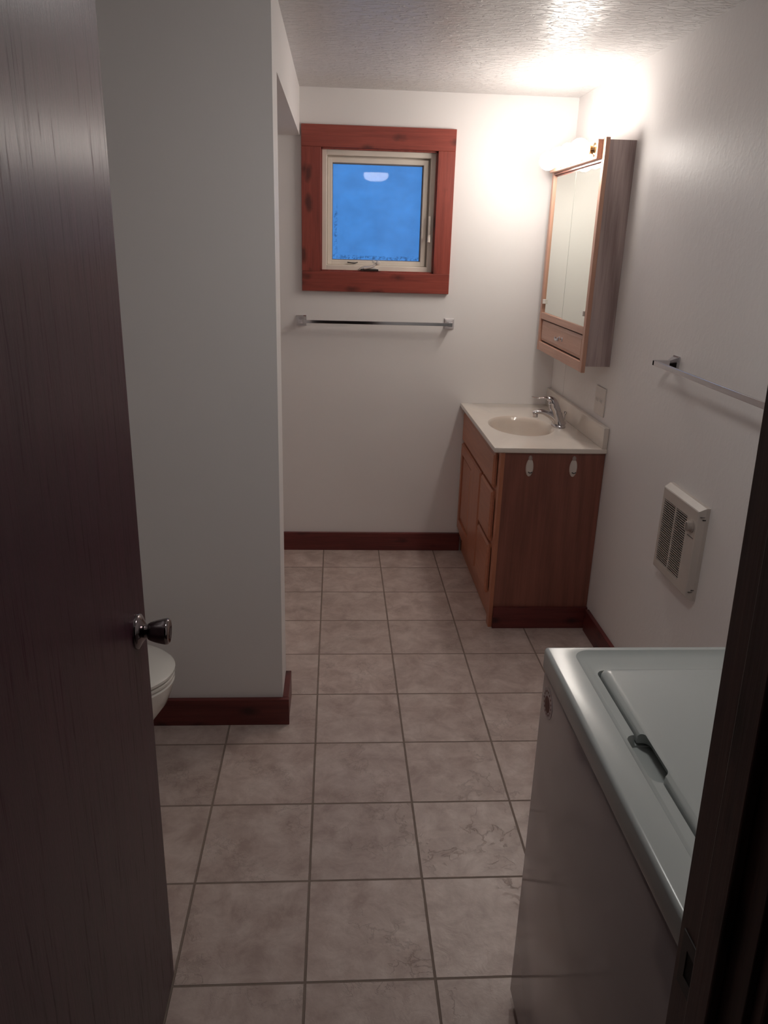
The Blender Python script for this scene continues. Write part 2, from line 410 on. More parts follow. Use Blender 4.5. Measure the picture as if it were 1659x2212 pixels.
# dim hall the picture is taken from
b = box(-1.9, -1.8, -3.3, YF-0.12, 0, ZC); box(1.6, 1.7, -3.3, YF-0.12, 0, ZC, into=b); box(-1.9, 1.7, -3.4, -3.3, 0, ZC, into=b)
box(-1.8, XL-0.1, YF-0.12, YF-0.02, 0, ZC, into=b); box(XR, 1.6, YF-0.12, YF-0.02, 0, ZC, into=b)
box(-1.9, XL-0.1, -3.3, YF, ZC, ZC+0.1, into=b); box(XR+0.1, 1.7, -3.3, YF, ZC, ZC+0.1, into=b)
struct('wall_hall', b, 'hall', 'dim hallway walls outside the doorway', 'wall')

# baseboards, red stained pine
BH, BT = 0.105, 0.019
struct('baseboard_back', box(XL, 0.772, YB-BT, YB, 0, BH, 0.002), 'base_x', 'red-stained pine baseboard along the far wall', 'baseboard')
struct('baseboard_partition', box(XL, PX+BT+0.004, PY0-BT, PY0, 0, BH, 0.002), 'base_x', 'red-stained pine baseboard along the near face of the partition', 'baseboard')
struct('baseboard_corner', box(PX, PX+BT+0.002, PY0-0.001, PY1, 0, BH+0.001, 0.002), 'base_y', 'short red-stained baseboard around the partition end', 'baseboard')
struct('baseboard_right', box(XR-BT, XR, YF, 1.768, 0, BH, 0.002), 'base_y', 'red-stained pine baseboard along the right wall', 'baseboard')
struct('baseboard_left', box(XL, XL+BT, YF, PY0-BT, 0, BH, 0.002), 'base_y', 'red-stained baseboard along the left wall', 'baseboard')

# ------------------------------------------------------------------ window
W1 = root('window_1', (0.26, YB, 1.515), 'small square crank window in a red pine casing, dusk blue outside', 'window', kind='structure')
cx0, cx1, cz0, cz1, CT = -0.112, 0.634, 1.417, 2.182, 0.024
obj('casing_board', box(cx0, cx1, YB-CT, YB, wz1+0.001, cz1, 0.002), 'red_x', W1)
obj('casing_board', box(cx0, cx1, YB-CT, YB, cz0, wz0-0.001, 0.002), 'red_x', W1)
obj('casing_board', box(cx0, wx0, YB-CT, YB, wz0-0.001, wz1+0.001, 0.0015), 'red_z', W1)
obj('casing_board', box(wx1, cx1, YB-CT, YB, wz0-0.001, wz1+0.001, 0.0015), 'red_z', W1)
b = box(wx0-0.001, wx0+0.006, YB-0.004, YB+0.045, wz0, wz1); box(wx1-0.006, wx1+0.001, YB-0.004, YB+0.045, wz0, wz1, into=b)
box(wx0, wx1, YB-0.004, YB+0.045, wz1-0.006, wz1+0.001, into=b); box(wx0, wx1, YB-0.004, YB+0.045, wz0-0.001, wz0+0.006, into=b)
obj('jamb_liner', b, 'red_z', W1)
def frame(x0, x1, z0, z1, wd, y0, y1, bev=0.003):
    b = box(x0, x0+wd, y0, y1, z0, z1, bev); box(x1-wd, x1, y0, y1, z0, z1, bev, into=b)
    box(x0+wd*0.9, x1-wd*0.9, y0, y1, z1-wd, z1, bev, into=b); box(x0+wd*0.9, x1-wd*0.9, y0, y1, z0, z0+wd, bev, into=b); return b
fo = frame(wx0+0.003, wx1-0.003, wz0+0.003, wz1-0.003, 0.026, YB+0.022, YB+0.115)
merge(fo, frame(wx0+0.020, wx1-0.020, wz0+0.020, wz1-0.020, 0.010, YB+0.034, YB+0.05, 0.002))
merge(fo, frame(wx0+0.004, wx1-0.004, wz0+0.004, wz1-0.004, 0.042, YB+0.075, YB+0.115))
frm = obj('window_frame', fo, 'vinyl', W1)
sash = obj('sash', frame(wx0+0.031, wx1-0.038, wz0+0.030, wz1-0.036, 0.024, YB+0.044, YB+0.085), 'vinyl', W1)
gx0, gx1, gz0, gz1 = wx0+0.053, wx1-0.062, wz0+0.052, wz1-0.060
obj('gasket', frame(gx0-0.002, gx1+0.002, gz0-0.002, gz1+0.002, 0.007, YB+0.058, YB+0.075, 0.001), 'gasket', sash)
obj('pane', box(gx0, gx1, YB+0.066, YB+0.070, gz0, gz1), 'pane', sash)
# crank operator with folding handle, on the sill of the frame
b = loft([[(0.232+sx*0.044*s, YB+0.022-d, zz) for sx in (-1, 1) for _ in (0,)] for s, d, zz in []]) if False else bmesh.new()
pr = [(-0.052, 0.0), (-0.040, 0.014), (-0.022, 0.019), (0.010, 0.019), (0.030, 0.012), (0.050, 0.0)]
b = loft([[(0.228+x, YB+0.030-0.040*t, wz0+0.010+z*(1-0.35*t)) for x, z in pr] for t in (0, 0.5, 1)])
crank = obj('crank_cover', b, 'plate', frm, True, label='cream window crank cover')
b = sweep([(0.200, YB-0.010, wz0+0.016), (0.235, YB-0.013, wz0+0.024), (0.264, YB-0.010, wz0+0.042)], [(0.007, 0.005), (0.008, 0.005), (0.008, 0.006)])
lathe([(0.003, 0), (0.0095, 0.002), (0.0115, 0.010), (0.009, 0.020), (0.003, 0.022)], (0.270, YB-0.024, wz0+0.046), 'Y', into=b)
lathe([(0.002, 0), (0.008, 0.002), (0.008, 0.010), (0.002, 0.012)], (0.248, YB-0.016, wz0+0.050), 'Y', into=b)
obj('crank_handle', b, 'plate', frm, True)
b = box(0.184, 0.272, YB-0.0135, YB-0.009, wz0+0.0065, wz0+0.0145, 0.001); obj('crank_underside_shade', b, 'black', frm)  # black strip painted in as the shade beneath the crank cover
b = sweep([(0.116, YB+0.038, wz0+0.043), (0.150, YB+0.032, wz0+0.040), (0.168, YB+0.036, wz0+0.044)], [(0.002, 0.003), (0.003, 0.003), (0.002, 0.002)])
obj('sash_clip', b, 'rubber', frm, True, label='small dark clip on the lower sash rail')
b = box(0.519, 0.531, YB+0.010, YB+0.026, 1.685, 1.790, 0.003)
sweep([(0.525, YB+0.010, 1.70), (0.523, YB-0.002, 1.685), (0.521, YB-0.006, 1.665)], [(0.006, 0.003), (0.007, 0.004), (0.009, 0.005)], into=b)
obj('sash_lock', b, 'vinyl', frm, True)

# ------------------------------------------------------------------ entry door, jamb, knob
DXF, DYE = -0.310, 0.026
D1 = root('door_1', (DXF-0.018, -0.76, 0.008), 'dark mahogany slab door standing open on the left', 'door', kind='structure')
obj('door_slab', box(DXF-0.035, DXF, -0.752, DYE, 0.010, 2.04, 0.0015), 'door', D1)
kz, ky = 0.954, -0.040
rose = obj('rose', lathe([(0.034, 0), (0.0345, 0.003), (0.033, 0.006), (0.024, 0.011), (0.015, 0.016), (0.0125, 0.022), (0.0125, 0.030)], (DXF, ky, kz), 'X', 48), 'nickel', D1, True)
n = 48
def flut(r, k): return r*(1-0.035*(1-abs(math.cos(4*2*PI*k/n)))) if r > 0.013 else r
rings = []
for r, h in [(0.0110, 0.020), (0.0155, 0.0215), (0.0178, 0.025), (0.0205, 0.032), (0.0228, 0.040), (0.0248, 0.049), (0.0258, 0.055), (0.0254, 0.058), (0.0230, 0.0605), (0.0190, 0.0595), (0.0165, 0.0580), (0.0002, 0.0578)]:
    rings.append([(DXF+h, ky+flut(r, k)*math.cos(2*PI*k/n), kz+flut(r, k)*math.sin(2*PI*k/n)) for k in range(n)])
obj('door_knob', loft(rings), 'nickel', D1, True)
obj('rose', lathe([(0.034, 0), (0.0345, 0.003), (0.033, 0.006), (0.024, 0.011), (0.013, 0.016), (0.0125, 0.028)], (DXF-0.035, ky, kz), '-X', 48), 'nickel', D1, True)
obj('door_knob', lathe([(0.0105, 0.026), (0.0165, 0.034), (0.023, 0.053), (0.0265, 0.070), (0.0235, 0.0755), (0.0165, 0.073), (0.0002, 0.0728)], (DXF-0.035, ky, kz), '-X', 48), 'nickel', D1, True)
obj('latch_plate', box(DXF-0.030, DXF-0.005, DYE-0.0005, DYE+0.0012, kz-0.028, kz+0.028, 0.0005), 'nickel', D1)
for hz in (0.25, 1.05, 1.85):
    obj('hinge', lathe([(0.006, -0.05), (0.006, 0.05)], (DXF+0.003, -0.757, hz), 'Z', 16), 'nickel', D1, True)

TILT = -0.030
def tilt(bm):
    for v in bm.verts: v.co.x += TILT*(v.co.z-1.30)
    return bm
F1 = root('trim_1', (0.05, YF, 0), 'dark-stained wooden door frame at the picture edge', 'door frame', kind='structure')
JX = 0.419
b = box(JX, DX1, YF-0.12, YF+0.004, 0, 2.05, 0.001)
obj('jamb', tilt(b), 'jamb', F1)
b = box(JX-0.011, JX, YF-0.085, YF-0.048, 0, 2.03, 0.002)
obj('door_stop', tilt(b), 'jamb', F1)
b = box(JX+0.006, JX+0.075, YF-0.138, YF-0.12, 0, 2.12, 0.003)
obj('casing', tilt(b), 'jamb', F1)
b = box(DX0, -0.335, YF-0.12, YF+0.004, 0, 2.05, 0.001); obj('jamb', b, 'jamb', F1)
b = box(-0.335, JX-0.03, YF-0.12, YF+0.004, 2.05, 2.068, 0.001); obj('jamb', b, 'jamb', F1)
b = box(-0.412, -0.342, YF-0.138, YF-0.12, 0, 2.12, 0.003); obj('casing', b, 'jamb', F1)
b = boolean(box(JX-0.0015, JX+0.001, YF-0.044, YF-0.006, 0.935, 1.005, 0.0006), [box(JX-0.01, JX+0.01, YF-0.034, YF-0.018, 0.953, 0.987)])
st = obj('strike_plate', tilt(b), 'strike', F1)
obj('strike_hole', tilt(box(JX-0.0005, JX+0.0012, YF-0.034, YF-0.018, 0.953, 0.987)), 'black', F1)

# ------------------------------------------------------------------ vanity
VY0 = 1.800
V = root('vanity_cabinet', (0.98, 2.27, 0), 'honey oak bathroom vanity cabinet under a white molded sink top', 'vanity')
obj('side_panel', box(0.782, XR-0.002, VY0, VY0+0.015, 0.0, 0.829), 'oak_side', V, label='brown oak-veneer near side panel, its shade darkened into the colour')
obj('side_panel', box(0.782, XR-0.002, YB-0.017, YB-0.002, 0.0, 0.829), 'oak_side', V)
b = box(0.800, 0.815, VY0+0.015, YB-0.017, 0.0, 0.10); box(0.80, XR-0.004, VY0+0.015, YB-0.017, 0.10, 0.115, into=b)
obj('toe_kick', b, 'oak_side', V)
FX0, FX1 = 0.768, 0.786
b = box(FX0, FX1, VY0-0.001, 1.845, 0.0, 0.829, 0.0015)
box(FX0, FX1, 2.700, YB-0.001, 0.10, 0.829, 0.0015, into=b)
box(FX0, FX1, 2.12, 2.18, 0.10, 0.66, 0.0, into=b)
box(FX0+0.0003, FX1, 1.845, 2.70, 0.805, 0.829, into=b); box(FX0+0.0003, FX1, 1.845, 2.70, 0.605, 0.665, into=b)
box(FX0+0.0003, FX1, 1.845, 2.70, 0.10, 0.158, into=b); box(FX0+0.0003, FX1, 1.845, 2.13, 0.37, 0.42, into=b)
box(FX0+0.006, FX1, 1.845, 2.70, 0.11, 0.82, into=b)
obj('face_frame', b, 'oak_z', V)
def raised(y0, y1, z0, z1, x1=FX0, th=0.017, bev=0.010):
    """drawer front with a routed, sloped edge; front faces -x"""
    f = x1-th
    r = lambda x, d: [(x, y0+d, z0+d), (x, y1-d, z0+d), (x, y1-d, z1-d), (x, y0+d, z1-d)]
    return loft([r(x1, 0), r(x1-th*0.55, 0), r(x1-th*0.62, 0.003), r(f, bev)])
obj('false_drawer_front', raised(1.862, 2.728, 0.652, 0.806), 'oak_y', V)
obj('drawer_front', raised(1.862, 2.132, 0.402, 0.636), 'oak_y', V)
obj('drawer_front', raised(1.862, 2.132, 0.146, 0.386), 'oak_y', V)
dY0, dY1, dZ0, dZ1 = 2.158, 2.735, 0.146, 0.636
dr = raised(dY0, dY1, dZ0, dZ1, bev=0.006)
dr = boolean(dr, [box(FX0-0.03, FX0-0.005, 2.392, 2.690, 0.205, 0.580)])
door = obj('cabinet_door', dr, 'oak_z', V)
b = loft([[(x, 2.392+d, 0.205+d), (x, 2.690-d, 0.205+d), (x, 2.690-d, 0.580-d), (x, 2.392+d, 0.580-d)] for x, d in ((FX0-0.0045, 0.014), (FX0-0.010, 0.016), (FX0-0.0155, 0.045))])
obj('door_panel', b, 'oak_z', door)
obj('base_board', box(0.786, XR-0.001, VY0-0.015, VY0, 0, 0.104, 0.002), 'base_x', V, label='red-stained pine base strip across the near side')
obj('base_filler', box(0.786, 0.800, VY0+0.0, YB-0.02, 0, 0.10, 0.001), 'oak_y', V)

# molded top with oval bowl and backsplash
TT0, TT1 = 0.829, 0.852
tx0, tx1, ty0, ty1 = 0.735, XR-0.001, 1.788, YB-0.001
T = root('sink_top', (0.98, 2.27, TT0), 'cream molded marble sink top with an oval bowl, on the oak vanity', 'sink')
N = 72; ex, ey, ea, eb = 0.945, 2.228, 0.150, 0.212
def rectpt(a, z, inset=0.0):
    c, s = math.cos(a), math.sin(a)
    X0, X1, Y0, Y1 = tx0+inset, tx1-inset, ty0+inset, ty1-inset
    t = 1e9
    if c > 1e-9: t = min(t, (X1-ex)/c)
    if c < -1e-9: t = min(t, (X0-ex)/c)
    if s > 1e-9: t = min(t, (Y1-ey)/s)
    if s < -1e-9: t = min(t, (Y0-ey)/s)
    return (ex+c*t, ey+s*t, z)
angs = [2*PI*k/N for k in range(N)]
for cxx, cyy in ((tx0, ty0), (tx1, ty0), (tx0, ty1), (tx1, ty1)):      # snap the nearest spoke to each corner
    ca = math.atan2(cyy-ey, cxx-ex) % (2*PI)
    k = min(range(N), key=lambda i: abs(angs[i]-ca)); angs[k] = ca
def ell(s, z): return [(ex+ea*s*math.cos(a), ey+eb*s*math.sin(a), z) for a in angs]
rings = [[rectpt(a, TT0, 0.004) for a in angs], [rectpt(a, TT0+0.004) for a in angs], [rectpt(a, TT1-0.004) for a in angs],
         [rectpt(a, TT1-0.001, 0.0015) for a in angs], [rectpt(a, TT1, 0.005) for a in angs]]
# spoke positions of the ellipse use a polar angle so quads stay tidy
def ell2(s, z):
    out = []
    for a in angs:
        rr = ea*eb/math.sqrt((eb*math.cos(a))**2+(ea*math.sin(a))**2)
        out.append((ex+rr*s*math.cos(a), ey+rr*s*math.sin(a), z))
    return out
rings.append(ell2(1.06, TT1)); rings.append(ell2(1.02, TT1-0.0008))
tb = loft(rings, caps=False)
obj('counter', tb, 'marble', T, True)
bowl = [ell2(1.02, TT1-0.0008), ell2(0.985, TT1-0.0035), ell2(0.95, TT1-0.009), ell2(0.90, TT1-0.022), ell2(0.83, TT1-0.048), ell2(0.72, TT1-0.085), ell2(0.55, TT1-0.115), ell2(0.32, TT1-0.130), ell2(0.13, TT1-0.134)]
obj('basin', loft(bowl, caps=False), 'bowl', T, True)
obj('drain', lathe([(0.024, -0.004), (0.024, 0.001), (0.019, 0.002), (0.012, -0.001), (0.002, -0.001)], (ex, ey, TT1-0.1335), 'Z', 32), 'chrome', T, True)
b = box(XR-0.024, XR-0.0005, ty0, ty1, TT1-0.002, 0.944, 0.005, 3)
obj('backsplash', b, 'marble', T, True)

# faucet
FY = 2.222
Fc = root('faucet', (1.125, FY, TT1), 'chrome single-lever bathroom faucet behind the sink bowl', 'faucet')
rg = []
for s, z in ((1.0, TT1), (1.0, TT1+0.004), (0.95, TT1+0.009), (0.80, TT1+0.013)):
    rg.append([(1.125+0.030*s*math.cos(2*PI*k/40), FY+0.058*s*math.copysign(abs(math.sin(2*PI*k/40))**0.8, math.sin(2*PI*k/40)), z) for k in range(40)])
obj('base_plate', loft(rg), 'chrome', Fc, True)
obj('body', sweep([(1.130, FY, TT1+0.006), (1.122, FY, TT1+0.030), (1.108, FY, TT1+0.070), (1.094, FY, TT1+0.098)], [(0.036, 0.034), (0.030, 0.028), (0.026, 0.025), (0.024, 0.023)], 28, up=(1, 0, 0)), 'chrome', Fc, True)
sp = obj('spout', sweep([(1.118, FY, TT1+0.020), (1.090, FY, TT1+0.048), (1.050, FY, TT1+0.066), (1.018, FY, TT1+0.068), (0.996, FY, TT1+0.062)], [(0.024, 0.021), (0.021, 0.016), (0.018, 0.012), (0.016, 0.010), (0.012, 0.008)], 24), 'chrome', Fc, True)
obj('aerator', lathe([(0.011, -0.018), (0.0115, -0.016), (0.0115, 0.0), (0.008, 0.004)], (1.010, FY, TT1+0.060), 'Z', 24), 'chrome', sp, True)
obj('lever_cap', sweep([(1.096, FY, TT1+0.096), (1.088, FY, TT1+0.116), (1.078, FY, TT1+0.128), (1.062, FY, TT1+0.133)], [(0.0250, 0.0245), (0.024, 0.022), (0.020, 0.015), (0.014, 0.009)], 24, up=(1, 0, 0)), 'chrome', Fc, True)
obj('lever', sweep([(1.084, FY, TT1+0.124), (1.050, FY, TT1+0.135), (1.015, FY, TT1+0.133), (0.985, FY, TT1+0.139)], [(0.014, 0.009), (0.012, 0.0055), (0.011, 0.004), (0.007, 0.002)], 20), 'chrome', Fc, True)
b = sweep([(1.150, FY, TT1+0.005), (1.154, FY, TT1+0.060)], [0.0022, 0.0022], 12)
lathe([(0.003, 0), (0.006, 0.002), (0.0075, 0.012), (0.003, 0.014)], (1.154, FY, TT1+0.058), 'Z', 20, into=b)
obj('drain_rod', b, 'chrome', Fc, True)

# adhesive hooks on the vanity side
def hook(hx, label):
    o = root('adhesive_hook', (hx, VY0, 0.772), label, 'hook', 'adhesive hooks on the vanity side')
    def oval(rx, rz, y, cz): return [(hx+rx*math.cos(2*PI*k/36), y, cz+rz*math.sin(2*PI*k/36)) for k in range(36)]
    cz = 0.764
    obj('base', loft([oval(0.0165, 0.039, VY0, cz), oval(0.0165, 0.039, VY0-0.003, cz), oval(0.013, 0.034, VY0-0.0062, cz)]), 'hook', o, True)
    obj('button', loft([oval(0.0085, 0.0115, VY0, 0.806), oval(0.0085, 0.0115, VY0-0.004, 0.806), oval(0.006, 0.0085, VY0-0.006, 0.806)]), 'hooktop', o, True, label='greyish round tab at the top of the hook')
    b = sweep([(hx-0.004, VY0-0.005, 0.745), (hx-0.001, VY0-0.014, 0.7435), (hx+0.006, VY0-0.018, 0.7465), (hx+0.008, VY0-0.016, 0.750)], [(0.003, 0.002), (0.003, 0.002), (0.0025, 0.002), (0.001, 0.001)], 14)
    obj('prong', b, 'rubber', o, True, label='small dark prong')
hook(0.895, 'white oval adhesive hook on the vanity side, the one nearer the drawers')
hook(1.086, 'white oval adhesive hook on the vanity side, the one nearer the wall')

# ------------------------------------------------------------------ medicine cabinet with light strip
MX, MT, MY0, MY1, MZ0, MZ1 = 1.098, 0.018, 1.880, 2.655, 1.160, 2.066
MC = root('medicine_cabinet', (1.16, 2.27, 1.187), 'oak medicine cabinet with sliding mirrors, a drawer and lit globe bulbs on the right wall', 'medicine cabinet')
b = box(MX+MT, XR-0.0005, MY0+0.004, MY0+0.018, 1.187, 2.062, 0.0008)
obj('side_panel', b, 'oak_grey', MC, label='grey-brown wood-grain near side panel')
b = box(MX+MT, XR-0.0005, MY1-0.018, MY1-0.004, 1.187, 2.062); obj('side_panel', b, 'oak_grey', MC)
b = box(MX+MT, XR-0.0005, MY0+0.018, MY1-0.018, 1.187, 1.200); box(MX+MT, XR-0.0005, MY0+0.018, MY1-0.018, 2.050, 2.062, into=b)
box(XR-0.006, XR-0.0005, MY0+0.018, MY1-0.018, 1.20, 2.05, into=b); box(MX+MT+0.004, XR-0.006, MY0+0.018, MY1-0.018, 1.322, 1.333, into=b)
obj('carcass', b, 'oak_grey', MC)
SW = 0.032
obj('face_stile', box(MX, MX+MT, MY0, MY0+SW, MZ0, MZ1+0.004, 0.0025), 'pale_z', MC)
obj('face_stile', box(MX, MX+MT, MY1-SW, MY1, MZ0, MZ1, 0.0025), 'pale_z', MC)
obj('face_rail', box(MX+0.0004, MX+MT, MY0+SW, MY1-SW, MZ0+0.001, 1.204, 0.0015), 'pale_y', MC)
obj('face_rail', box(MX+0.0004, MX+MT, MY0+SW, MY1-SW, 1.316, 1.348, 0.0015), 'pale_y', MC)
dr = obj('drawer', raised(MY0+SW+0.007, MY1-SW-0.007, 1.211, 1.309, MX+0.016, 0.011, 0.014), 'pale_y', MC)
obj('drawer_gap_shade', box(MX+0.0165, MX+MT+0.001, MY0+SW-0.004, MY1-SW+0.004, 1.200, 1.320), 'black', MC)  # black backing added so the gaps around the drawer read as shaded
b = bmesh.new(); kc = ((MY0+MY1)/2-0.02, 1.258)
for s in (-1, 1):
    lathe([(0.010, 0), (0.010, 0.002), (0.005, 0.005), (0.004, 0.014), (0.008, 0.018), (0.009, 0.022), (0.004, 0.026)], (MX+0.006, kc[0]+s*0.022, kc[1]), '-X', 24, into=b)
sweep([(MX-0.014, kc[0]-0.022, kc[1]), (MX-0.018, kc[0], kc[1]-0.004), (MX-0.014, kc[0]+0.022, kc[1])], [0.004, 0.006, 0.004], 16, into=b)
obj('pull', b, 'chrome', dr, True)
# mirrors: the near door slides in front of the far one
ym = 2.252
mt = box(MX+0.009, MX+0.013, ym-0.02, MY1-SW-0.001, 1.349, 1.976); obj('sliding_mirror', mt, 'mirror', MC)
mt = box(MX+0.002, MX+0.006, MY0+SW+0.001, ym, 1.349, 1.972)
mr = obj('sliding_mirror', mt, 'mirror', MC)
obj('mirror_edge', box(MX+0.0017, MX+0.0063, ym, ym+0.0025, 1.349, 1.972), 'mirror_edge', mr)
for yy in (MY0+SW+0.012, MY1-SW-0.022):
    obj('mirror_pull', box(MX-0.003, MX+0.004 if yy < 2.2 else MX+0.010, yy, yy+0.010, 1.390, 1.412, 0.0015), 'plate', MC)
b = box(MX+0.0005, MX+MT, MY0+SW, MY1-SW, 1.985, 1.993); box(MX+0.012, MX+MT, MY0+SW, MY1-SW, 1.972, 1.986, into=b)
obj('shaded_mirror_track', b, 'oak_side', MC)  # dark oak colour stands in for the shade below the light panel
lp = obj('light_panel', box(MX-0.022, MX+MT, MY0+0.030, MY1-0.030, 1.994, MZ1-0.001, 0.003), 'pale_y', MC)
BY = [1.947, 2.107, 2.267, 2.427, 2.587]
for ib, yb in enumerate(BY):
    s = obj('lamp_socket', lathe([(0.027, 0.0), (0.027, 0.002), (0.017, 0.006), (0.0145, 0.012), (0.018, 0.020), (0.020, 0.024)], (MX-0.022, yb, 2.029), '-X', 32), 'brass', MC, True)
    if ib == 4: continue      # the far socket is empty
    pr = [(0.013, 0.018), (0.018, 0.026)]
    for k in range(0, 17):
        a = math.radians(-62+k*(152/16)); pr.append((max(0.040*math.cos(a), 0.0003), 0.060+0.040*math.sin(a)))
    obj('globe_bulb', lathe(pr, (MX-0.022, yb, 2.029), '-X', 32), 'bulb', s, True, label='glowing globe bulb')

# ------------------------------------------------------------------ towel bars
def post_wall_back(px, parent):
    y = YB
    sq = lambda h, yy: [(px-h, yy, 1.268-h), (px+h, yy, 1.268-h), (px+h, yy, 1.268+h), (px-h, yy, 1.268+h)]
    obj('post', loft([sq(0.026, y), sq(0.026, y-0.004), sq(0.022, y-0.008), sq(0.011, y-0.022), sq(0.011, y-0.062), sq(0.009, y-0.064)]), 'chrome', parent)
TB = root('towel_bar', (0.265, YB, 1.268), 'long chrome towel bar under the window on the far wall', 'towel bar')
post_wall_back(-0.118, TB); post_wall_back(0.648, TB)
obj('bar', box(-0.110, 0.640, YB-0.060, YB-0.044, 1.260, 1.276, 0.001), 'chrome', TB)
TR = root('towel_bar', (XR, 0.93, 1.305), 'chrome towel bar on the right wall above the heater', 'towel bar')
def post_wall_right(py, parent):
    sq = lambda h, xx, hz=None: [(xx, py-h, 1.300-(hz or h)), (xx, py+h, 1.300-(hz or h)), (xx, py+h, 1.300+(hz or h)), (xx, py-h, 1.300+(hz or h))]
    obj('post', loft([sq(0.024, XR), sq(0.024, XR-0.004), sq(0.020, XR-0.008), sq(0.009, XR-0.028), sq(0.007, XR-0.078, 0.009), sq(0.006, XR-0.082, 0.008)]), 'chrome', parent)
post_wall_right(1.232, TR); post_wall_right(0.47, TR)
obj('bar', box(XR-0.082, XR-0.074, 0.462, 1.238, 1.291, 1.308, 0.0008), 'chrome', TR)

# ------------------------------------------------------------------ cover plates
SP = root('switch_plate', (XR, 1.943, 1.03), 'white toggle switch plate on the right wall just above the backsplash', 'switch plate')
obj('plate', box(XR-0.006, XR, 1.878, 2.008, 0.969, 1.090, 0.002), 'plate', SP)
for yy in (1.918, 1.968):
    b = box(XR-0.0065, XR-0.005, yy-0.006, yy+0.006, 1.018, 1.042); 
    obj('toggle', loft([[(XR-0.005, yy-0.004, 1.022), (XR-0.005, yy+0.004, 1.022), (XR-0.005, yy+0.004, 1.036), (XR-0.005, yy-0.004, 1.036)],
                        [(XR-0.017, yy-0.003, 1.034), (XR-0.017, yy+0.003, 1.034), (XR-0.016, yy+0.003, 1.042), (XR-0.016, yy-0.003, 1.042)]]), 'plate', SP)
    b.free()

# ------------------------------------------------------------------ wall heater
HY0, HY1, HZ0, HZ1, HX = 0.830, 1.112, 0.598, 0.912, 1.188
WH = root('wall_heater', (XR, 0.97, HZ0), 'cream metal wall heater with louvred grille and round thermostat knob', 'heater')
r = lambda x, dy, dz: [(x, HY0+dy, HZ0+dz), (x, HY1-dy, HZ0+dz), (x, HY1-dy, HZ1-dz), (x, HY0+dy, HZ1-dz)]
hb = loft([r(XR, 0, 0), r(XR-0.012, 0, 0), r(HX+0.002, 0.006, 0.012), r(HX, 0.009, 0.015)])
ga = (0.905, 0.990, 0.998, 1.088)      # two louvre columns
cuts = [box(HX-0.02, HX+0.012, ga[0], ga[1], 0.640, 0.862), box(HX-0.02, HX+0.012, ga[2], ga[3], 0.640, 0.862)]
hb = boolean(hb, cuts)
obj('cover', hb, 'heater', WH)
b = box(HX+0.0112, HX+0.0122, ga[0], ga[3], 0.640, 0.862); obj('grille_gap_shade', b, 'black', WH)  # black sheet paints the shade seen between the louvres
nl = 29
for c in (0, 2):
    b = bmesh.new()
    for k in range(nl):
        z = 0.640+(k+0.5)*0.222/nl
        merge(b, loft([[(HX+0.0006, ga[c]-0.001, z+0.0015), (HX+0.0006, ga[c+1]+0.001, z+0.0015), (HX+0.0006, ga[c+1]+0.001, z-0.0016), (HX+0.0006, ga[c]-0.001, z-0.0016)],
                       [(HX+0.009, ga[c]-0.001, z-0.0030), (HX+0.009, ga[c+1]+0.001, z-0.0030), (HX+0.009, ga[c+1]+0.001, z-0.0042), (HX+0.009, ga[c]-0.001, z-0.0042)]]))
    obj('louvre_grille', b, 'heater', WH)
kb = obj('thermostat_knob', lathe([(0.021, 0), (0.021, 0.003), (0.017, 0.005), (0.016, 0.016), (0.014, 0.018)], (HX, 0.868, 0.842), '-X', 36), 'knobplastic', WH, True)
obj('pointer_ridge', box(HX-0.022, HX-0.014, 0.8655, 0.8705, 0.828, 0.856, 0.001), 'knobplastic', kb)
obj('dial_mark', box(HX-0.0006, HX+0.0004, 0.845, 0.888, 0.806, 0.808), 'rubber', WH)
for z in (HZ0+0.030, HZ1-0.030):
    obj('seam', box(HX+0.006, XR-0.004, HY0+0.0005, HY0+0.004, z, z+0.0015), 'rubber', WH)
    obj('snap_slot', box(HX+0.014, HX+0.024, HY0-0.0002, HY0+0.004, z+(0.006 if z < 0.7 else -0.010), z+(0.009 if z < 0.7 else -0.006)), 'rubber', WH)

# ------------------------------------------------------------------ washing machine
WX0, WX1, WY0, WY1, WZ = 0.474, 1.150, -0.735, -0.050, 0.925
WM = root('washing_machine', (0.81, -0.39, 0), 'white top-load washing machine at the lower right', 'washing machine')
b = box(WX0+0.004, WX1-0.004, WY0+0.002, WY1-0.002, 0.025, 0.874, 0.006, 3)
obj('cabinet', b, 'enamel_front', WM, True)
for xx in (WX0+0.06, WX1-0.06):
    for yy in (WY0+0.06, WY1-0.06):
        obj('foot', lathe([(0.022, 0), (0.022, 0.012), (0.012, 0.016), (0.012, 0.03)], (xx, yy, 0), 'Z', 20), 'rubber', WM, True)
top = box(WX0, WX1, WY0, WY1, 0.877, WZ, 0.008, 4)
def rrect(x0, x1, y0, y1, rad, z, n=8):
    out = []
    for cx, cy, a0 in ((x1-rad, y1-rad, 0), (x0+rad, y1-rad, PI/2), (x0+rad, y0+rad, PI), (x1-rad, y0+rad, 3*PI/2)):
        for k in range(n+1):
            a = a0+PI/2*k/n; out.append((cx+rad*math.cos(a), cy+rad*math.sin(a), z))
    return out
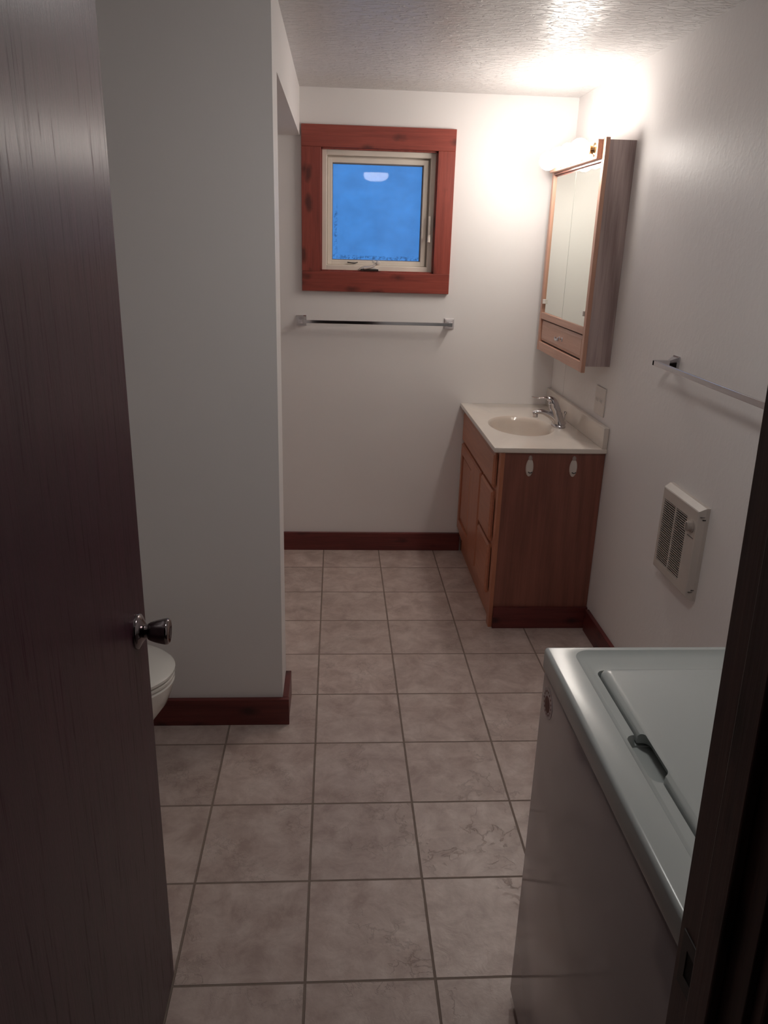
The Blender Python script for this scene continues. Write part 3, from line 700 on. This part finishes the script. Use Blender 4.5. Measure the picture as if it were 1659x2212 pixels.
# shallow dished deck, then the lid pocket, then the finger scoop
dish = loft([rrect(0.537, 1.010, WY0+0.030, -0.078, 0.022, WZ-0.0075), rrect(0.529, 1.018, WY0+0.022, -0.070, 0.028, WZ-0.0035), rrect(0.520, 1.027, WY0+0.013, -0.062, 0.036, WZ+0.004)])
pocket = loft([rrect(0.553, 0.992, WY0+0.040, -0.131, 0.016, WZ-0.024), rrect(0.551, 0.994, WY0+0.038, -0.129, 0.018, WZ+0.004)])
scoop = loft([rrect(0.541, 0.600, -0.442, -0.338, 0.012, WZ-0.027), rrect(0.533, 0.606, -0.455, -0.327, 0.018, WZ+0.006)])
top = boolean(top, [dish, pocket, scoop])
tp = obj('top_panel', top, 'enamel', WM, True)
lid = loft([rrect(0.556, 0.990, WY0+0.045, -0.136, 0.016, WZ-0.020), rrect(0.556, 0.990, WY0+0.045, -0.136, 0.016, WZ-0.006),
            rrect(0.558, 0.988, WY0+0.047, -0.138, 0.016, WZ-0.001), rrect(0.564, 0.982, WY0+0.053, -0.144, 0.012, WZ+0.003), rrect(0.572, 0.974, WY0+0.061, -0.152, 0.010, WZ+0.0045)])
lid = boolean(lid, [loft([rrect(0.545, 0.578, -0.446, -0.336, 0.014, WZ-0.026), rrect(0.545, 0.571, -0.446, -0.336, 0.011, WZ-0.006), rrect(0.545, 0.560, -0.440, -0.345, 0.006, WZ+0.008)])])
obj('lid', lid, 'enamel', WM, True)
cs = [(1.035, WZ-0.002), (1.028, WZ+0.070), (1.045, WZ+0.125), (1.070, WZ+0.135), (1.148, WZ+0.135), (1.148, WZ-0.002)]
b = loft([[(x, y, z) for x, z in cs] for y in (WY0+0.004, WY1-0.004)]); 
con = obj('console', b, 'enamel', WM)
for yy, rr in ((-0.25, 0.03), (-0.39, 0.022), (-0.55, 0.036)):
    obj('dial', lathe([(rr, 0), (rr, 0.006), (rr*0.7, 0.010), (rr*0.65, 0.024), (rr*0.5, 0.026)], (1.0365, yy, WZ+0.048), '-X', 32), 'plate', con, True)
# round seal on the front, upper far corner
sy, sz = -0.100, 0.828
ST = root('round_sticker', (WX0, sy, sz), 'small round sticker with faded red print on the washing machine front', 'sticker')
obj('disc', lathe([(0.031, 0), (0.031, 0.0006), (0.0305, 0.0008)], (WX0+0.0040, sy, sz), '-X', 40), 'seal_white', ST)
obj('print_patch', lathe([(0.0165, 0), (0.0165, 0.0003)], (WX0+0.0032, sy, sz-0.003), '-X', 32), 'seal_red', ST)
b = bmesh.new()
for k in range(16):
    a = 2*PI*k/16; py, pz = sy+0.0235*math.cos(a), sz+0.0235*math.sin(a)
    box(WX0+0.0028, WX0+0.0032, py-0.0018, py+0.0018, pz-0.0018, pz+0.0018, into=b)
obj('print_ring', b, 'seal_red', ST)

# ------------------------------------------------------------------ toilet (points to +x, its tank on the left wall)
TC, TIP = 0.725, -0.418
TO = root('toilet', (-0.75, TC, 0), 'white toilet with its lid down, half hidden behind the open door', 'toilet')
def egg(cx, a_f, a_b, hw, z, n=56):
    """egg outline: front half-length a_f (+x), back half-length a_b, half width hw"""
    out = []
    for k in range(n):
        a = 2*PI*k/n; c, s = math.cos(a), math.sin(a)
        out.append((cx+(a_f if c > 0 else a_b)*math.copysign(abs(c)**0.92, c), TC+hw*s, z))
    return out
cx = -0.70; af = TIP-cx
b = loft([egg(cx-0.03, af-0.115, 0.20, 0.115, 0.0), egg(cx-0.03, af-0.115, 0.20, 0.115, 0.02), egg(cx-0.03, af-0.140, 0.19, 0.098, 0.08), egg(cx-0.02, af-0.125, 0.20, 0.105, 0.16),
          egg(cx-0.01, af-0.070, 0.21, 0.135, 0.24), egg(cx, af-0.030, 0.22, 0.162, 0.31), egg(cx, af-0.010, 0.22, 0.178, 0.36), egg(cx, af-0.005, 0.22, 0.180, 0.385), egg(cx, af-0.010, 0.215, 0.175, 0.392)])
obj('bowl', b, 'porcelain', TO, True)
b = loft([egg(cx, af-0.010, 0.20, 0.176, 0.3935), egg(cx, af-0.004, 0.205, 0.182, 0.397), egg(cx, af-0.004, 0.205, 0.182, 0.404), egg(cx, af-0.012, 0.20, 0.176, 0.4085)])
obj('seat', b, 'porcelain', TO, True)
b = loft([egg(cx, af-0.010, 0.20, 0.176, 0.4105), egg(cx, af-0.002, 0.205, 0.184, 0.414), egg(cx, af-0.002, 0.205, 0.184, 0.422), egg(cx, af-0.012, 0.20, 0.176, 0.4285), egg(cx, af-0.06, 0.16, 0.14, 0.433), egg(cx, af-0.16, 0.08, 0.06, 0.435)])
obj('lid', b, 'porcelain', TO, True)
b = box(XL+0.012, XL+0.200, TC-0.22, TC+0.22, 0.40, 0.72, 0.02, 3); obj('tank', b, 'porcelain', TO, True)
b = box(XL+0.006, XL+0.212, TC-0.232, TC+0.232, 0.721, 0.755, 0.010, 3); obj('tank_lid', b, 'porcelain', TO, True)
b = box(XL+0.10, cx-0.12, TC-0.10, TC+0.10, 0.20, 0.402, 0.02, 3); obj('tank_base', b, 'porcelain', TO, True)
b = sweep([(XL+0.200, TC+0.16, 0.66), (XL+0.222, TC+0.16, 0.66), (XL+0.226, TC+0.11, 0.655)], [0.008, 0.008, 0.006], 16); obj('flush_lever', b, 'chrome', TO, True)

# ------------------------------------------------------------------ ceiling light (seen as a reflection in the window glass)
LX, LY, LZ = 0.375, 0.10, 2.160
CL = root('ceiling_light', (LX, LY, ZC), 'round ceiling light near the doorway, reflected in the window glass', 'ceiling light')
obj('canopy', lathe([(0.055, -0.022), (0.065, -0.016), (0.068, 0.0)], (LX, LY, ZC), 'Z', 40), 'plate', CL, True)
obj('stem', lathe([(0.009, LZ+0.045-ZC), (0.009, -0.02)], (LX, LY, ZC), 'Z', 20), 'nickel', CL, True)
obj('holder', lathe([(0.106, -0.004), (0.108, 0.006), (0.080, 0.014), (0.012, 0.020)], (LX, LY, LZ+0.030), 'Z', 40), 'plate', CL, True)
obj('frosted_glass', lathe([(0.002, -0.034), (0.055, -0.032), (0.088, -0.020), (0.101, 0.004), (0.102, 0.028)], (LX, LY, LZ), 'Z', 48), 'ceil_glass', CL, True)
